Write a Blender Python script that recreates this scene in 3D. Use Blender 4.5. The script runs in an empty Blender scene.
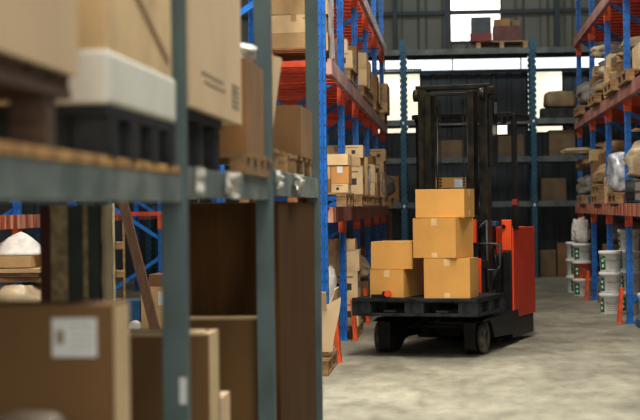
import bpy, bmesh, math, random
from mathutils import Vector, Matrix, noise
random.seed(7)
sc = bpy.context.scene
col = sc.collection
PI = math.pi
R = math.radians

# ------------------------------------------------------------------ camera
FPX = 1690.0
cam_d = bpy.data.cameras.new('camera')
cam_d.sensor_width = 36.0
cam_d.lens = 36.0 * FPX / 640.0
cam = bpy.data.objects.new('camera', cam_d)
col.objects.link(cam)
CAM = Vector((0, 0, 1.4))
ROT = Matrix.Rotation(R(4.54), 3, 'Z') @ Matrix.Rotation(R(90 - 0.096), 3, 'X') @ Matrix.Rotation(R(-0.70), 3, 'Z')
cam.matrix_world = Matrix.Translation(CAM) @ ROT.to_4x4()
cam_d.clip_end = 200
cam_d.dof.use_dof = True
cam_d.dof.focus_distance = 15.9
cam_d.dof.aperture_fstop = 3.2
sc.camera = cam

def P(px, py, Y):
    """world (X, Z) of a place seen at pixel px, py at depth Y"""
    d = ROT @ Vector(((px - 320) / FPX, (210 - py) / FPX, -1))
    t = Y / d.y
    return d.x * t, 1.4 + d.z * t
def PX(px, py, Y): return P(px, py, Y)[0]
def PZ(px, py, Y): return P(px, py, Y)[1]

# ------------------------------------------------------------------ materials
MATS = {}
def mat(name, c, rough=.6, metal=0, var=.18, scale=6, bump=0, c2=None, stretch=None, rnd=0, lo=.35, hi=.65, detail=6, coat=0, alpha=1, bscale=None, spec=.5):
    m = bpy.data.materials.new(name); m.use_nodes = True
    nt = m.node_tree; N = nt.nodes; L = nt.links
    b = N['Principled BSDF']
    b.inputs['Roughness'].default_value = rough
    b.inputs['Metallic'].default_value = metal
    b.inputs['Specular IOR Level'].default_value = spec
    if coat: b.inputs['Coat Weight'].default_value = coat
    if alpha < 1: b.inputs['Alpha'].default_value = alpha
    tc = N.new('ShaderNodeTexCoord'); mp = N.new('ShaderNodeMapping')
    L.new(tc.outputs['Object'], mp.inputs['Vector'])
    if stretch: mp.inputs['Scale'].default_value = stretch
    nz = N.new('ShaderNodeTexNoise'); nz.inputs['Scale'].default_value = scale; nz.inputs['Detail'].default_value = detail
    L.new(mp.outputs['Vector'], nz.inputs['Vector'])
    rp = N.new('ShaderNodeValToRGB')
    a = tuple(x * (1 - var) for x in c); d = c2 if c2 else tuple(min(1, x * (1 + var)) for x in c)
    rp.color_ramp.elements[0].position = lo; rp.color_ramp.elements[0].color = (*a, 1)
    rp.color_ramp.elements[1].position = hi; rp.color_ramp.elements[1].color = (*d, 1)
    L.new(nz.outputs['Fac'], rp.inputs['Fac'])
    out = rp.outputs['Color']
    if rnd:
        oi = N.new('ShaderNodeObjectInfo'); mr = N.new('ShaderNodeMapRange')
        mr.inputs['To Min'].default_value = 1 - rnd; mr.inputs['To Max'].default_value = 1 + rnd
        L.new(oi.outputs['Random'], mr.inputs['Value'])
        hs = N.new('ShaderNodeHueSaturation'); L.new(mr.outputs['Result'], hs.inputs['Value']); L.new(out, hs.inputs['Color']); out = hs.outputs['Color']
    L.new(out, b.inputs['Base Color'])
    if bump:
        bp = N.new('ShaderNodeBump'); bp.inputs['Strength'].default_value = bump; bp.inputs['Distance'].default_value = .02
        if bscale:
            n2 = N.new('ShaderNodeTexNoise'); n2.inputs['Scale'].default_value = bscale; n2.inputs['Detail'].default_value = 4
            L.new(mp.outputs['Vector'], n2.inputs['Vector']); L.new(n2.outputs['Fac'], bp.inputs['Height'])
        else: L.new(nz.outputs['Fac'], bp.inputs['Height'])
        L.new(bp.outputs['Normal'], b.inputs['Normal'])
    MATS[name] = m
    return m
def glow(name, c, s, c2=None, scale=3):
    m = bpy.data.materials.new(name); m.use_nodes = True
    nt = m.node_tree; N = nt.nodes; L = nt.links
    b = N['Principled BSDF']; b.inputs['Base Color'].default_value = (*c, 1); b.inputs['Roughness'].default_value = .5
    b.inputs['Emission Strength'].default_value = s
    tc = N.new('ShaderNodeTexCoord'); nz = N.new('ShaderNodeTexNoise'); nz.inputs['Scale'].default_value = scale
    L.new(tc.outputs['Object'], nz.inputs['Vector'])
    rp = N.new('ShaderNodeValToRGB'); rp.color_ramp.elements[0].color = (*(c2 or c), 1); rp.color_ramp.elements[1].color = (*c, 1)
    rp.color_ramp.elements[0].position = .3; rp.color_ramp.elements[1].position = .6
    L.new(nz.outputs['Fac'], rp.inputs['Fac']); L.new(rp.outputs['Color'], b.inputs['Emission Color'])
    MATS[name] = m; return m

BLUE = mat('blue_paint', (.012, .155, .50), .42, 0, .2, 9, .0)
BRACE = mat('blue_brace_paint', (.016, .17, .53), .45, 0, .2, 9)
HOLE = mat('slot_dark', (.01, .015, .03), .8)
ORANGE = mat('orange_paint', (.72, .11, .028), .45, 0, .25, 10)
BEAM = mat('worn_glare_red_beam_paint', (.50, .17, .115), .33, 0, .25, 3, 0, (.64, .40, .34), (1, .6, 1), 0, .38, .62)  # pinkish tone is wear, with glare brightened into the colour
BEAMR = mat('dull_red_beam_paint', (.38, .10, .06), .4, 0, .25, 3, 0, (.46, .22, .17), (1, .6, 1), 0, .38, .62)
BEAMLOW = mat('scuffed_red_beam_paint', (.54, .095, .04), .38, 0, .3, 3, 0, (.74, .50, .35), (1, 2.2, .25), 0, .46, .62)
BAR = mat('orange_bar_paint', (.68, .082, .018), .5, 0, .35, 4)
TEAL = mat('teal_paint', (.012, .085, .125), .5, 0, .2, 8)
GREY = mat('grey_green_steel_paint', (.092, .132, .132), .5, .0, .22, 5, .05, None, (1, 1, .5))
GREYB = mat('weathered_grey_beam_paint', (.17, .225, .22), .45, .1, .2, 5, .03, (.36, .40, .37), (1, .8, 1), 0, .4, .8)
DARKSTEEL = mat('dark_steel', (.045, .05, .05), .5, .2, .3, 5)
DIMBEAM = mat('dusty_grey_beam', (.10, .11, .10), .7, 0, .3, 5)
KRAFT = mat('kraft_cardboard', (.61, .325, .088), .75, 0, .07, 3, .02, None, None, .03)
TAPEB = mat('brown_packing_tape', (.42, .29, .15), .4, 0, .1, 9)
TAPE = mat('clear_packing_tape', (.72, .50, .27), .3, 0, .1, 9)
BEIGE = mat('beige_cardboard', (.50, .34, .17), .8, 0, .14, 4, .03, None, None, .16)
PALE = mat('pale_cardboard', (.62, .46, .26), .8, 0, .16, 4, .03, None, None, .12)
ORTAN = mat('orange_tan_cardboard', (.60, .30, .10), .75, 0, .1, 4)
BROWN = mat('brown_cardboard', (.23, .125, .048), .8, 0, .16, 4, .03, None, None, .14)
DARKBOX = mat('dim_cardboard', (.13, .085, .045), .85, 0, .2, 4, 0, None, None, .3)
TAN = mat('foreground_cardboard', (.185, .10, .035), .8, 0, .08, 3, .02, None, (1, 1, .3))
TANLIGHT = mat('pale_inside_lit_side_cardboard', (.60, .46, .27), .8, 0, .08, 3)  # also the painted-on light of the labelled foreground carton's side
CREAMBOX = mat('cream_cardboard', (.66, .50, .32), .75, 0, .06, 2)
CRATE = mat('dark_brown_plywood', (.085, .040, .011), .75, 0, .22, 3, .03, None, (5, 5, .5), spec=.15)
WOOD = mat('pallet_wood', (.30, .185, .085), .8, 0, .3, 6, .05, None, (2, 6, 6), .2)
OLDWOOD = mat('old_dark_wood', (.085, .048, .028), .8, 0, .35, 6, .05, None, (2, 6, 6), .2)
RUSTWOOD = mat('orange_stained_board', (.42, .20, .06), .75, 0, .4, 5, .04, (.62, .38, .14), (1, 4, 1))
BLACKP = mat('black_plastic', (.013, .015, .016), .55, 0, .35, 10, .04, (.036, .04, .042), spec=.3)
BLACKM = mat('black_machine_paint', (.009, .009, .009), .42, .1, .35, 7, 0, (.018, .017, .016), spec=.3)
MAST = mat('greasy_mast_steel', (.013, .012, .009), .36, .2, .4, 8, 0, (.04, .034, .022), spec=.4)
CHROME = mat('steel_rod', (.35, .34, .32), .3, .9, .1, 8)
RUBBER = mat('worn_tyre_rubber', (.07, .06, .045), .85, 0, .3, 12, .04, (.16, .14, .105))
RED = mat('truck_red_paint', (.60, .062, .018), .45, 0, .10, 3, spec=.3)
REDO = mat('truck_orange_red_paint', (.72, .09, .02), .4, 0, .12, 4)
WHITE = mat('white_plastic', (.72, .73, .70), .4, 0, .06, 5)
PAPER = mat('white_paper_label', (.66, .68, .66), .6, 0, .08, 12)
INK = mat('printed_ink', (.05, .05, .05), .7)
FADEINK = mat('faded_grey_ink', (.33, .27, .19), .8)
GREEN = mat('green_label_print', (.01, .13, .045), .5)
NAVY = mat('navy_print', (.02, .03, .08), .5)
BLUEP = mat('blue_plastic', (.02, .10, .22), .4)
FOAM = mat('white_foam', (.74, .73, .66), .7, 0, .07, 4, .02)
WRAP = mat('clear_stretch_wrap', (.72, .74, .76), .22, 0, .25, 10, .5, (.9, .9, .9), None, .05, .35, .65, 6, 0, .75)
SILVER = mat('silvery_stretch_wrap', (.42, .47, .52), .2, .1, .4, 9, .6, (.85, .87, .9), None, .05)
SACKW = mat('white_woven_sack', (.60, .58, .52), .65, 0, .12, 12, .25, None, None, .06, .35, .65, 6, 0, 1, 9)
SACKC = mat('cream_plastic_sack', (.46, .37, .235), .4, 0, .16, 6, .35, None, None, .08, .35, .65, 6, 0, 1, 6)
SACKB = mat('brown_paper_sack', (.27, .18, .09), .75, 0, .25, 5, .35, None, None, .25, .35, .65, 6, 0, 1, 7)
SACKG = mat('grey_sack', (.20, .19, .16), .75, 0, .3, 5, .35, None, None, .2, .35, .65, 6, 0, 1, 7)
PANELTAN = mat('speckled_board', (.40, .31, .17), .8, 0, .35, 30, .05)
PANELDK = mat('dark_green_grey_board', (.05, .065, .055), .6, 0, .2, 5)
PANELRED = mat('crimson_board', (.075, .012, .012), .6, 0, .2, 5)
PANELCR = mat('cream_foam_sheet', (.52, .44, .29), .7, 0, .15, 6, .1)
PLANK = mat('brown_plank', (.115, .058, .03), .6, 0, .2, 5, 0, None, (8, 8, .6))
WALLM = mat('dark_corrugated_sheet', (.085, .10, .11), .6, 0, .25, .8, 0)
UPWALL = glow('olive_grey_translucent_sheet', (.035, .035, .025), 1, (.022, .022, .017), 1)
STRUCT = mat('dark_painted_steel', (.022, .03, .034), .6, 0, .2, 2)
SIDEWALL = mat('side_wall_sheet', (.12, .13, .13), .7, 0, .2, .6)
CEIL = mat('ceiling_sheet', (.18, .18, .18), .8, 0, .1, 1)
DAY1 = glow('warm_daylit_panel', (1, .95, .76), .92, (.88, .80, .58))
DAY2 = glow('bright_daylit_strip', (.90, .95, 1), .95, (.62, .68, .74), 2.5)
DAY3 = glow('open_daylight_window', (1, .97, .88), 2.2)
LENS = glow('work_light_lens', (1, .95, .75), .75, (.6, .55, .4), 30)
REDTAG = mat('red_tape', (.22, .02, .015), .5)

# concrete floor
def floor_mat():
    m = bpy.data.materials.new('worn_concrete'); m.use_nodes = True
    nt = m.node_tree; N = nt.nodes; L = nt.links
    b = N['Principled BSDF']
    tc = N.new('ShaderNodeTexCoord')
    def nz(scale, det, st=(1, 1, 1)):
        mp = N.new('ShaderNodeMapping'); mp.inputs['Scale'].default_value = st; L.new(tc.outputs['Object'], mp.inputs['Vector'])
        n = N.new('ShaderNodeTexNoise'); n.inputs['Scale'].default_value = scale; n.inputs['Detail'].default_value = det; n.inputs['Roughness'].default_value = .65
        L.new(mp.outputs['Vector'], n.inputs['Vector']); return n
    a = nz(.9, 8, (1, .6, 1)); c = nz(7, 6, (1, .35, 1)); d = nz(2.2, 5, (1.6, .25, 1))
    r1 = N.new('ShaderNodeValToRGB'); r1.color_ramp.elements[0].color = (.18, .174, .128, 1); r1.color_ramp.elements[1].color = (.42, .40, .31, 1)
    r1.color_ramp.elements[0].position = .33; r1.color_ramp.elements[1].position = .66; L.new(a.outputs['Fac'], r1.inputs['Fac'])
    r2 = N.new('ShaderNodeValToRGB'); r2.color_ramp.elements[0].color = (.62, .62, .6, 1); r2.color_ramp.elements[1].color = (1.08, 1.08, 1.05, 1)
    r2.color_ramp.elements[0].position = .3; r2.color_ramp.elements[1].position = .6; L.new(c.outputs['Fac'], r2.inputs['Fac'])
    mx = N.new('ShaderNodeMix'); mx.data_type = 'RGBA'; mx.blend_type = 'MULTIPLY'; mx.inputs['Factor'].default_value = .75
    L.new(r1.outputs['Color'], mx.inputs['A']); L.new(r2.outputs['Color'], mx.inputs['B'])
    r3 = N.new('ShaderNodeValToRGB'); r3.color_ramp.elements[0].color = (0, 0, 0, 1); r3.color_ramp.elements[1].color = (1, 1, 1, 1)
    r3.color_ramp.elements[0].position = .6; r3.color_ramp.elements[1].position = .74; L.new(d.outputs['Fac'], r3.inputs['Fac'])
    m2 = N.new('ShaderNodeMix'); m2.data_type = 'RGBA'; L.new(r3.outputs['Color'], m2.inputs['Factor'])
    L.new(mx.outputs['Result'], m2.inputs['A']); m2.inputs['B'].default_value = (.33, .315, .24, 1)
    L.new(m2.outputs['Result'], b.inputs['Base Color'])
    r4 = N.new('ShaderNodeMapRange'); r4.inputs['To Min'].default_value = .42; r4.inputs['To Max'].default_value = .75; L.new(c.outputs['Fac'], r4.inputs['Value'])
    L.new(r4.outputs['Result'], b.inputs['Roughness'])
    bp = N.new('ShaderNodeBump'); bp.inputs['Strength'].default_value = .15; bp.inputs['Distance'].default_value = .01
    L.new(c.outputs['Fac'], bp.inputs['Height']); L.new(bp.outputs['Normal'], b.inputs['Normal'])
    return m
FLOOR = floor_mat()

# ------------------------------------------------------------------ mesh helpers
class MB:
    def __init__(s): s.v = []; s.f = []; s.m = []; s.sm = []
    def add(s, vs, fs, m=0, smooth=False):
        o = len(s.v); s.v += [tuple(p) for p in vs]
        for f in fs: s.f.append(tuple(i + o for i in f)); s.m.append(m); s.sm.append(smooth)
        return s
    def mm(s, x0, x1, y0, y1, z0, z1, m=0, M=None):
        vs = [Vector((x, y, z)) for z in (z0, z1) for y in (y0, y1) for x in (x0, x1)]
        if M is not None: vs = [M @ p for p in vs]
        return s.add(vs, [(0, 2, 3, 1), (4, 5, 7, 6), (0, 1, 5, 4), (2, 6, 7, 3), (0, 4, 6, 2), (1, 3, 7, 5)], m)
    def box(s, c, d, m=0, M=None):
        return s.mm(c[0]-d[0]/2, c[0]+d[0]/2, c[1]-d[1]/2, c[1]+d[1]/2, c[2]-d[2]/2, c[2]+d[2]/2, m, M)
    def bar(s, p, q, w, h, m=0, up=(0, 0, 1)):
        p = Vector(p); q = Vector(q); d = (q - p).normalized(); u = Vector(up)
        if abs(d.dot(u)) > .95: u = Vector((1, 0, 0))
        a = d.cross(u).normalized() * w / 2; b = a.cross(d).normalized() * h / 2
        vs = [p-a-b, p+a-b, p+a+b, p-a+b, q-a-b, q+a-b, q+a+b, q-a+b]
        return s.add(vs, [(3, 2, 1, 0), (4, 5, 6, 7), (0, 1, 5, 4), (1, 2, 6, 5), (2, 3, 7, 6), (3, 0, 4, 7)], m)
    def tube(s, p, q, r, n=12, m=0, r2=None, smooth=True):
        p = Vector(p); q = Vector(q); d = (q - p).normalized(); u = Vector((0, 0, 1)) if abs(d.z) < .9 else Vector((1, 0, 0))
        a = d.cross(u).normalized(); b = a.cross(d); r2 = r if r2 is None else r2
        vs = [p + (a*math.cos(2*PI*i/n) + b*math.sin(2*PI*i/n))*r for i in range(n)] + [q + (a*math.cos(2*PI*i/n) + b*math.sin(2*PI*i/n))*r2 for i in range(n)]
        s.add(vs, [(i, (i+1) % n, n+(i+1) % n, n+i) for i in range(n)], m, smooth)
        s.add(vs[:n], [tuple(range(n))[::-1]], m); s.add(vs[n:], [tuple(range(n))], m); return s
    def path(s, pts, r, n=8, m=0):
        for a, b in zip(pts, pts[1:]): s.tube(a, b, r, n, m)
        return s
    def lathe(s, prof, c=(0, 0, 0), n=28, m=0, smooth=True):
        vs = [(c[0] + r*math.cos(2*PI*i/n), c[1] + r*math.sin(2*PI*i/n), c[2] + z) for r, z in prof for i in range(n)]
        fs = [(j*n+i, j*n+(i+1) % n, (j+1)*n+(i+1) % n, (j+1)*n+i) for j in range(len(prof)-1) for i in range(n)]
        return s.add(vs, fs, m, smooth)
    def prism(s, poly, a0, a1, axis='z', m=0):
        n = len(poly)
        def pt(u, v, w): return {'z': (u, v, w), 'y': (u, w, v), 'x': (w, u, v)}[axis]
        vs = [pt(u, v, a0) for u, v in poly] + [pt(u, v, a1) for u, v in poly]
        s.add(vs, [(i, (i+1) % n, n+(i+1) % n, n+i) for i in range(n)] + [tuple(range(n))[::-1], tuple(range(n, 2*n))], m); return s
    def blob(s, w, d, h, seed=0, amp=.1, freq=3, pw=.45, nu=26, nv=16, m=0, sag=0, c=(0, 0, 0)):
        """rounded sack-like body, flat underneath"""
        vs = []; sg = lambda x, p: math.copysign(abs(x)**p, x)
        for j in range(nv + 1):
            t = -PI/2 + PI*j/nv
            for i in range(nu):
                a = 2*PI*i/nu
                x = sg(math.cos(t), pw)*sg(math.cos(a), pw); y = sg(math.cos(t), pw)*sg(math.sin(a), pw); z = sg(math.sin(t), pw)
                q = Vector((x, y, z)); o = Vector((seed*7.3, seed*3.1, seed*5.7))
                k = 1 + amp*(noise.noise(q*freq*.5 + o)*1.3 + .5*noise.noise(q*freq*1.3 + o))
                p = Vector((x*k*w/2, y*k*d/2, z*(k if z > 0 else 1)*h/2 + h/2))
                p.z = max(0, p.z - sag*h*(abs(x)**2)*(z > 0))
                vs.append(p + Vector(c))
        fs = [(j*nu+i, j*nu+(i+1) % nu, (j+1)*nu+(i+1) % nu, (j+1)*nu+i) for j in range(nv) for i in range(nu)]
        return s.add(vs, fs, m, True)
    def build(s, name, mats, parent=None, bevel=0, loc=None, rotz=0, seg=2):
        me = bpy.data.meshes.new(name)
        me.from_pydata(s.v, [], s.f)
        mats = mats if isinstance(mats, (list, tuple)) else [mats]
        for m in mats: me.materials.append(m)
        for p, mi, sm in zip(me.polygons, s.m, s.sm): p.material_index = mi; p.use_smooth = sm
        bm = bmesh.new(); bm.from_mesh(me)
        bmesh.ops.remove_doubles(bm, verts=bm.verts, dist=1e-5)
        bmesh.ops.recalc_face_normals(bm, faces=bm.faces); bm.to_mesh(me); bm.free()
        o = bpy.data.objects.new(name, me); col.objects.link(o)
        if parent: o.parent = parent
        if loc: o.location = loc
        o.rotation_euler.z = rotz
        if bevel:
            b = o.modifiers.new('bevel', 'BEVEL'); b.width = bevel; b.segments = seg; b.limit_method = 'ANGLE'; b.angle_limit = R(40)
        return o

def tag(o, label, cat, group=None, kind=None):
    if label: o['label'] = label
    if cat: o['category'] = cat
    if group: o['group'] = group
    if kind: o['kind'] = kind
    return o
def thing(name, label, cat, loc=(0, 0, 0), rotz=0, group=None):
    o = bpy.data.objects.new(name, None); col.objects.link(o); o.empty_display_size = .1
    o.location = loc; o.rotation_euler.z = rotz
    return tag(o, label, cat, group)
def struct(name, mb, m, bevel=0):
    o = mb.build(name, m, None, bevel); o['kind'] = 'structure'; return o
def kids(o): return [c for c in bpy.data.objects if c.parent == o]
def dup(root, loc, rotz=0, label=None, group=None):
    def cp(o, par):
        c = o.copy(); col.objects.link(c); c.parent = par
        for k in kids(o): cp(k, c)
        return c
    r = cp(root, None); r.location = loc; r.rotation_euler.z = rotz
    if label: r['label'] = label
    if group: r['group'] = group
    return r

# ------------------------------------------------------------------ the setting
struct('floor', MB().mm(-9, 6.5, -5, 35.6, -.2, 0), FLOOR)
# far wall: corrugated dark sheet with daylight panels
YB = 35.0
def corrug(x0, x1, z0, z1, y, pitch=.31, dep=.022):
    mb = MB(); pts = []; x = x0; k = 0
    while x < x1 - 1e-6:
        for dx, dy in ((0, 0), (.55, 0), (.68, -dep), (.87, -dep)):
            xx = x + dx*pitch
            if xx <= x1: pts.append((xx, y + dy))
        x += pitch
    pts.append((x1, y))
    poly = pts + [(x1, y + .06), (x0, y + .06)]
    n = len(pts)
    vs = [(a, b, z0) for a, b in pts] + [(a, b, z1) for a, b in pts]
    mb.add(vs, [(i, i+1, n+i+1, n+i) for i in range(n-1)], 0)
    mb.mm(x0, x1, y + .02, y + .08, z0, z1)
    return mb
struct('wall_back', corrug(-9, 6.5, 0, 4.16, YB), WALLM)
struct('wall_back_upper', corrug(-9, 6.5, 4.5, 7.6, YB, .5, .03), UPWALL)
def window(name, x0, x1, z0, z1, m, y=YB - .05, fr=.035, bars=0):
    w = MB().mm(x0, x1, y, y + .02, z0, z1).build(name, m); w['kind'] = 'structure'
    f = MB()
    for a, b, c, d in ((x0-fr, x1+fr, z0-fr, z0), (x0-fr, x1+fr, z1, z1+fr), (x0-fr, x0, z0, z1), (x1, x1+fr, z0, z1)):
        f.mm(a, b, y - .015, y + .03, c, d)
    for i in range(bars):
        x = x0 + (x1-x0)*(i+1)/(bars+1); f.mm(x-.012, x+.012, y-.012, y, z0, z1)
    f.build('window_frame', STRUCT, w)
    return w
window('window_1', PX(378, 100, YB), PX(420, 100, YB), PZ(400, 133, YB), PZ(400, 71, YB), DAY1)
window('window_2', PX(528, 100, YB), PX(562, 100, YB), PZ(545, 132, YB), PZ(545, 72, YB), DAY1)
window('window_3', -4.2, 4.2, PZ(470, 70, YB), PZ(470, 56, YB), DAY2, YB - .06, .02, 5)
window('window_4', PX(450, 20, YB), PX(500, 20, YB), PZ(475, 41, YB), 6.3, DAY3, YB - .06)
for i, (px, w) in enumerate(((395, 4), (448, 6), (557, 5), (330, 5), (640, 5))):
    x = PX(px, 20, 34.8); w = w*34.8/1700
    struct('trim_%d' % (i+1), MB().mm(x-w/2, x+w/2, 34.7, 34.93, 4.5, 7.6), STRUCT)
z = PZ(470, 12, 34.8)
struct('trim_6', MB().mm(-9, 6.5, 34.8, 34.92, z-.04, z+.04), STRUCT)
struct('trim_7', MB().mm(-9, 6.5, 34.75, 34.9, 4.52, 4.57), STRUCT)
struct('trim_8', MB().mm(-9, 6.5, 34.78, 34.9, 4.12, 4.16), STRUCT)
struct('wall_left', MB().mm(-9.15, -9, -5, 35.6, 0, 7.6), SIDEWALL)
struct('wall_right', MB().mm(6.5, 6.65, -5, 35.6, 0, 7.6), SIDEWALL)
struct('ceiling', MB().mm(-9.15, 6.65, -5, 35.6, 7.6, 7.75), CEIL)

# ------------------------------------------------------------------ racks
XL = -1.135; XR = 1.99
UL = [15.15 + 2.56*k for k in range(6)]
UR = [17.4, 19.9, 22.35, 24.85, 27.4]
def upright_mesh(h, hole_side):
    """C-section upright with a groove and rows of slots"""
    mb = MB(); w, d = .07, .1
    mb.prism([(-w/2, -d/2), (-.012, -d/2), (-.008, -d/2+.012), (.008, -d/2+.012), (.012, -d/2), (w/2, -d/2), (w/2, d/2), (-w/2, d/2)], 0, h)
    z = .12
    while z < h - .05:
        mb.mm(-.026, -.018, -d/2-.0008, -d/2, z, z+.02, 1); mb.mm(.018, .026, -d/2-.0008, -d/2, z, z+.02, 1)
        mb.mm(hole_side*w/2 - (.0008 if hole_side < 0 else 0), hole_side*w/2 + (.0008 if hole_side > 0 else 0), -.025, -.012, z, z+.03, 1)
        z += .1
    mb.mm(-.042, .042, -.06, .06, 0, .012)
    return mb
def rack_row(name, label, xf, sgn, Ys, levels, depth, height, barlv, hole_side, skip0=False, br=None):
    root = thing(name, label, 'pallet rack', (xf - sgn*.035, Ys[0], 0))
    ox, oy = xf - sgn*.035, Ys[0]
    first = None
    cb = None
    for k, Y in enumerate(Ys):
        for rear in (0, 1):
            x = -sgn*rear*(depth - .07)
            if first is None: u = first = upright_mesh(height, hole_side).build('upright', [BLUE, HOLE], root)
            else: u = first.copy(); col.objects.link(u); u.parent = root
            u.location = (x, Y - oy, 0)
            for zt in levels:
                if rear or (k == 0 and skip0): continue
                if cb is None:
                    c = cb = MB().mm(-.041, .041, -.056, .056, -.27, -.0).build('beam_connector', ORANGE, root, .004)
                else: c = cb.copy(); col.objects.link(c); c.parent = root
                c.location = (x, Y - oy, zt)
        # zig-zag braces of the end frame
        zz = .25 if not (k == 0 and skip0) else 3.03; s = 0 if not (k == 0 and skip0) else 1; gap = .04
        if br: zz, s, gap = br
        xr = -sgn*(depth-.07)
        while zz < height - .6:
            a, b = (0, xr) if s == 0 else (xr, 0)
            MB().bar((a, 0, zz), (b, 0, zz+.62), .055, .03, 0, (0, 1, 0)).build('brace', BRACE, root, 0, (0, Y - oy, 0)); zz += .62; s = 1 - s
            if br: zz += gap if s == 0 else .04; continue
            if s == 0: MB().bar((0, 0, zz), (xr, 0, zz), .055, .03, 0, (0, 1, 0)).build('brace', BRACE, root, 0, (0, Y - oy, 0)); zz += .04
    nb = 0
    for k in range(len(Ys)-1):
        for li, zt in enumerate(levels):
            L = Ys[k+1] - Ys[k] - .006
            for rear in (0, 1):
                x = -sgn*rear*(depth - .07) + sgn*(.062 if not rear else -.062)
                mb = MB().prism([(-.025, -.14), (.025, -.14), (.025, -.03), (.012, -.03), (.012, 0), (-.025, 0)] if sgn < 0 else [(-.025, -.14), (.025, -.14), (.025, 0), (-.012, 0), (-.012, -.03), (-.025, -.03)], 0, L, 'y')
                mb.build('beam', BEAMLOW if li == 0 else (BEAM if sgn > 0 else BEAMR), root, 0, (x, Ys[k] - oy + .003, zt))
            if li in barlv:
                n = 6
                for q in range(n):
                    if nb >= 98: break
                    y = Ys[k] - oy + .25 + (L - .5)*q/(n-1)
                    MB().mm(min(-sgn*.02, -sgn*(depth-.1)), max(-sgn*.02, -sgn*(depth-.1)), -.14, .14, -.06, -.005).build('cross_bar', BAR, root, 0, (0, y, zt)); nb += 1
    return root
LV = [1.40, 2.735, 4.05]
rack_row('pallet_rack', 'blue and orange pallet rack along the left side of the aisle, beside the forklift load', XL, 1, UL, LV, 1.0, 5.4, (0, 1, 2), 1, True)
rack_row('pallet_rack', 'blue and orange pallet rack along the right side of the aisle, above white pails', XR, -1, UR, LV, 1.0, 5.4, (0, 1, 2), -1)
rack_row('pallet_rack', 'blue and orange pallet rack in the next aisle, behind the white sacks', -4.45, 1, [14.2, 17.1, 19.65], [1.36, 2.7], 1.0, 4.2, (0,), 1, False, (.15, 0, .05))
rack_row('pallet_rack', 'blue braced pallet rack end in the next aisle, seen left of first grey post', -4.50, 1, [25.9, 28.8, 31.7], [1.36, 2.7], 1.0, 4.2, (0,), 1, False, (.04, 1, .27))

def guard(x, y, sgn, label):
    # sgn +1: aisle on the +X side
    mb = MB()
    mb.prism([(sgn*.02, 0), (sgn*.065, 0), (sgn*.03, .42), (sgn*-.01, .42)], -.08, .08, 'y')
    mb.mm(-.0 if sgn > 0 else -.068, .068 if sgn > 0 else .0, -.085, .085, 0, .01)
    
    o = mb.build('upright_guard', ORANGE, None, .003, (x, y, 0)); return tag(o, label, 'rack guard', 'orange guards bolted in front of the rack uprights')
for k, s in enumerate(('nearest, by the torn carton', 'second from the camera, left of the forklift pallet', 'third from the camera, behind the forklift pallet')):
    guard(XL + .045, UL[k] + .02, 1, 'orange upright guard by left rack, ' + s)
for k, s in ((1, 'nearest, right of the pail stack'), (3, 'farther one, beside far white pails')):
    guard(XR - .045, UR[k] + .02, -1, 'orange upright guard by right rack, ' + s)

# ---- far teal rack across the end of the aisle
def back_rack():
    root = thing('storage_rack', 'tall dark teal rack with grey shelves across the far end of the aisle', 'storage rack', (-.96, 32.7, 0))
    mb = MB(); w, d, h = .12, .09, 4.62
    mb.mm(-w/2+.02, w/2-.02, -d/2, d/2, 0, h)
    z = 0.05
    while z < h - .06:                      # toothed edges
        mb.mm(-w/2, -w/2+.02, -d/2, d/2, z, z+.06); mb.mm(w/2-.02, w/2, -d/2, d/2, z, z+.06)
        mb.mm(-.012, .012, -d/2-.001, -d/2, z+.01, z+.045, 1)
        z += .11
    f = None
    for xi in (-5.0, -2.5, 0, 2.5, 5.0):
        for y in (0, 1.0):
            if f is None: u = f = mb.build('upright', [TEAL, HOLE], root)
            else: u = f.copy(); col.objects.link(u); u.parent = root
            u.location = (xi, y, 0)
    for zt in (4.42, 3.06, 2.33, 1.47):
        for xi in (-5.0, -2.5, 0, 2.5):
            for y in (-.02, 1.02):
                MB().mm(xi+.06, xi+2.44, y-.025, y+.025, zt-.11, zt).build('beam', DIMBEAM, root)
            MB().mm(xi+.06, xi+2.44, .01, .99, zt-.03, zt-.005).build('shelf_board', OLDWOOD if zt < 4 else DIMBEAM, root)
    for xi in (0, 2.5):
        for zt in (3.03, 1.42): MB().mm(-.02, .02, -.052, -.046, -.05, 0).build('shelf_tag', PAPER, root, 0, (xi, 0, zt))
    return root
back_rack()

# ------------------------------------------------------------------ movable things
def carton(label, x0, x1, y0, y1, z0, h, m=BEIGE, rot=0, tape=True, marks=0, group='cartons stored on the racks', name='carton', tapem=None, bev=.004, cat='box'):
    w, d = x1-x0, y1-y0
    mb = MB().mm(-w/2, w/2, -d/2, d/2, 0, h)
    mb.mm(-w/2+.006, w/2-.006, -.0012, .0012, h, h+.0004, 1)
    for i in range(marks):               # black handling squares and print
        q = min(.07, h*.3); yy = -d/2 + d*(i+.6)/(marks+.3)
        mb.mm(w/2, w/2+.0012, yy-q/2, yy+q/2, h*.5-q/2, h*.5+q/2, 2)
        xx = w/2 - .1 - i*.13
        if xx > -w/2+.05: mb.mm(xx-q/2, xx+q/2, -d/2-.0012, -d/2, h*.45-q/2, h*.45+q/2, 2)
    if marks: mb.mm(w/2-min(.22, w*.7), w/2-.05, -d/2-.0012, -d/2, h*.78, h*.82, 2)
    o = mb.build(name, [m, HOLE, INK], None, bev, ((x0+x1)/2, (y0+y1)/2, z0), rot)
    tag(o, label, cat, group)
    if tape:
        t = MB().mm(-.026, .026, -d/2-.001, d/2+.001, h+.0005, h+.0012)
        for a in (1, -1):
            t.mm(-.026, .026, min(a*d/2, a*(d/2+.0012)), max(a*d/2, a*(d/2+.0012)), h-.065, h-.003)
        t.build('packing_tape', tapem or TAPEB, o)
    return o

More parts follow.
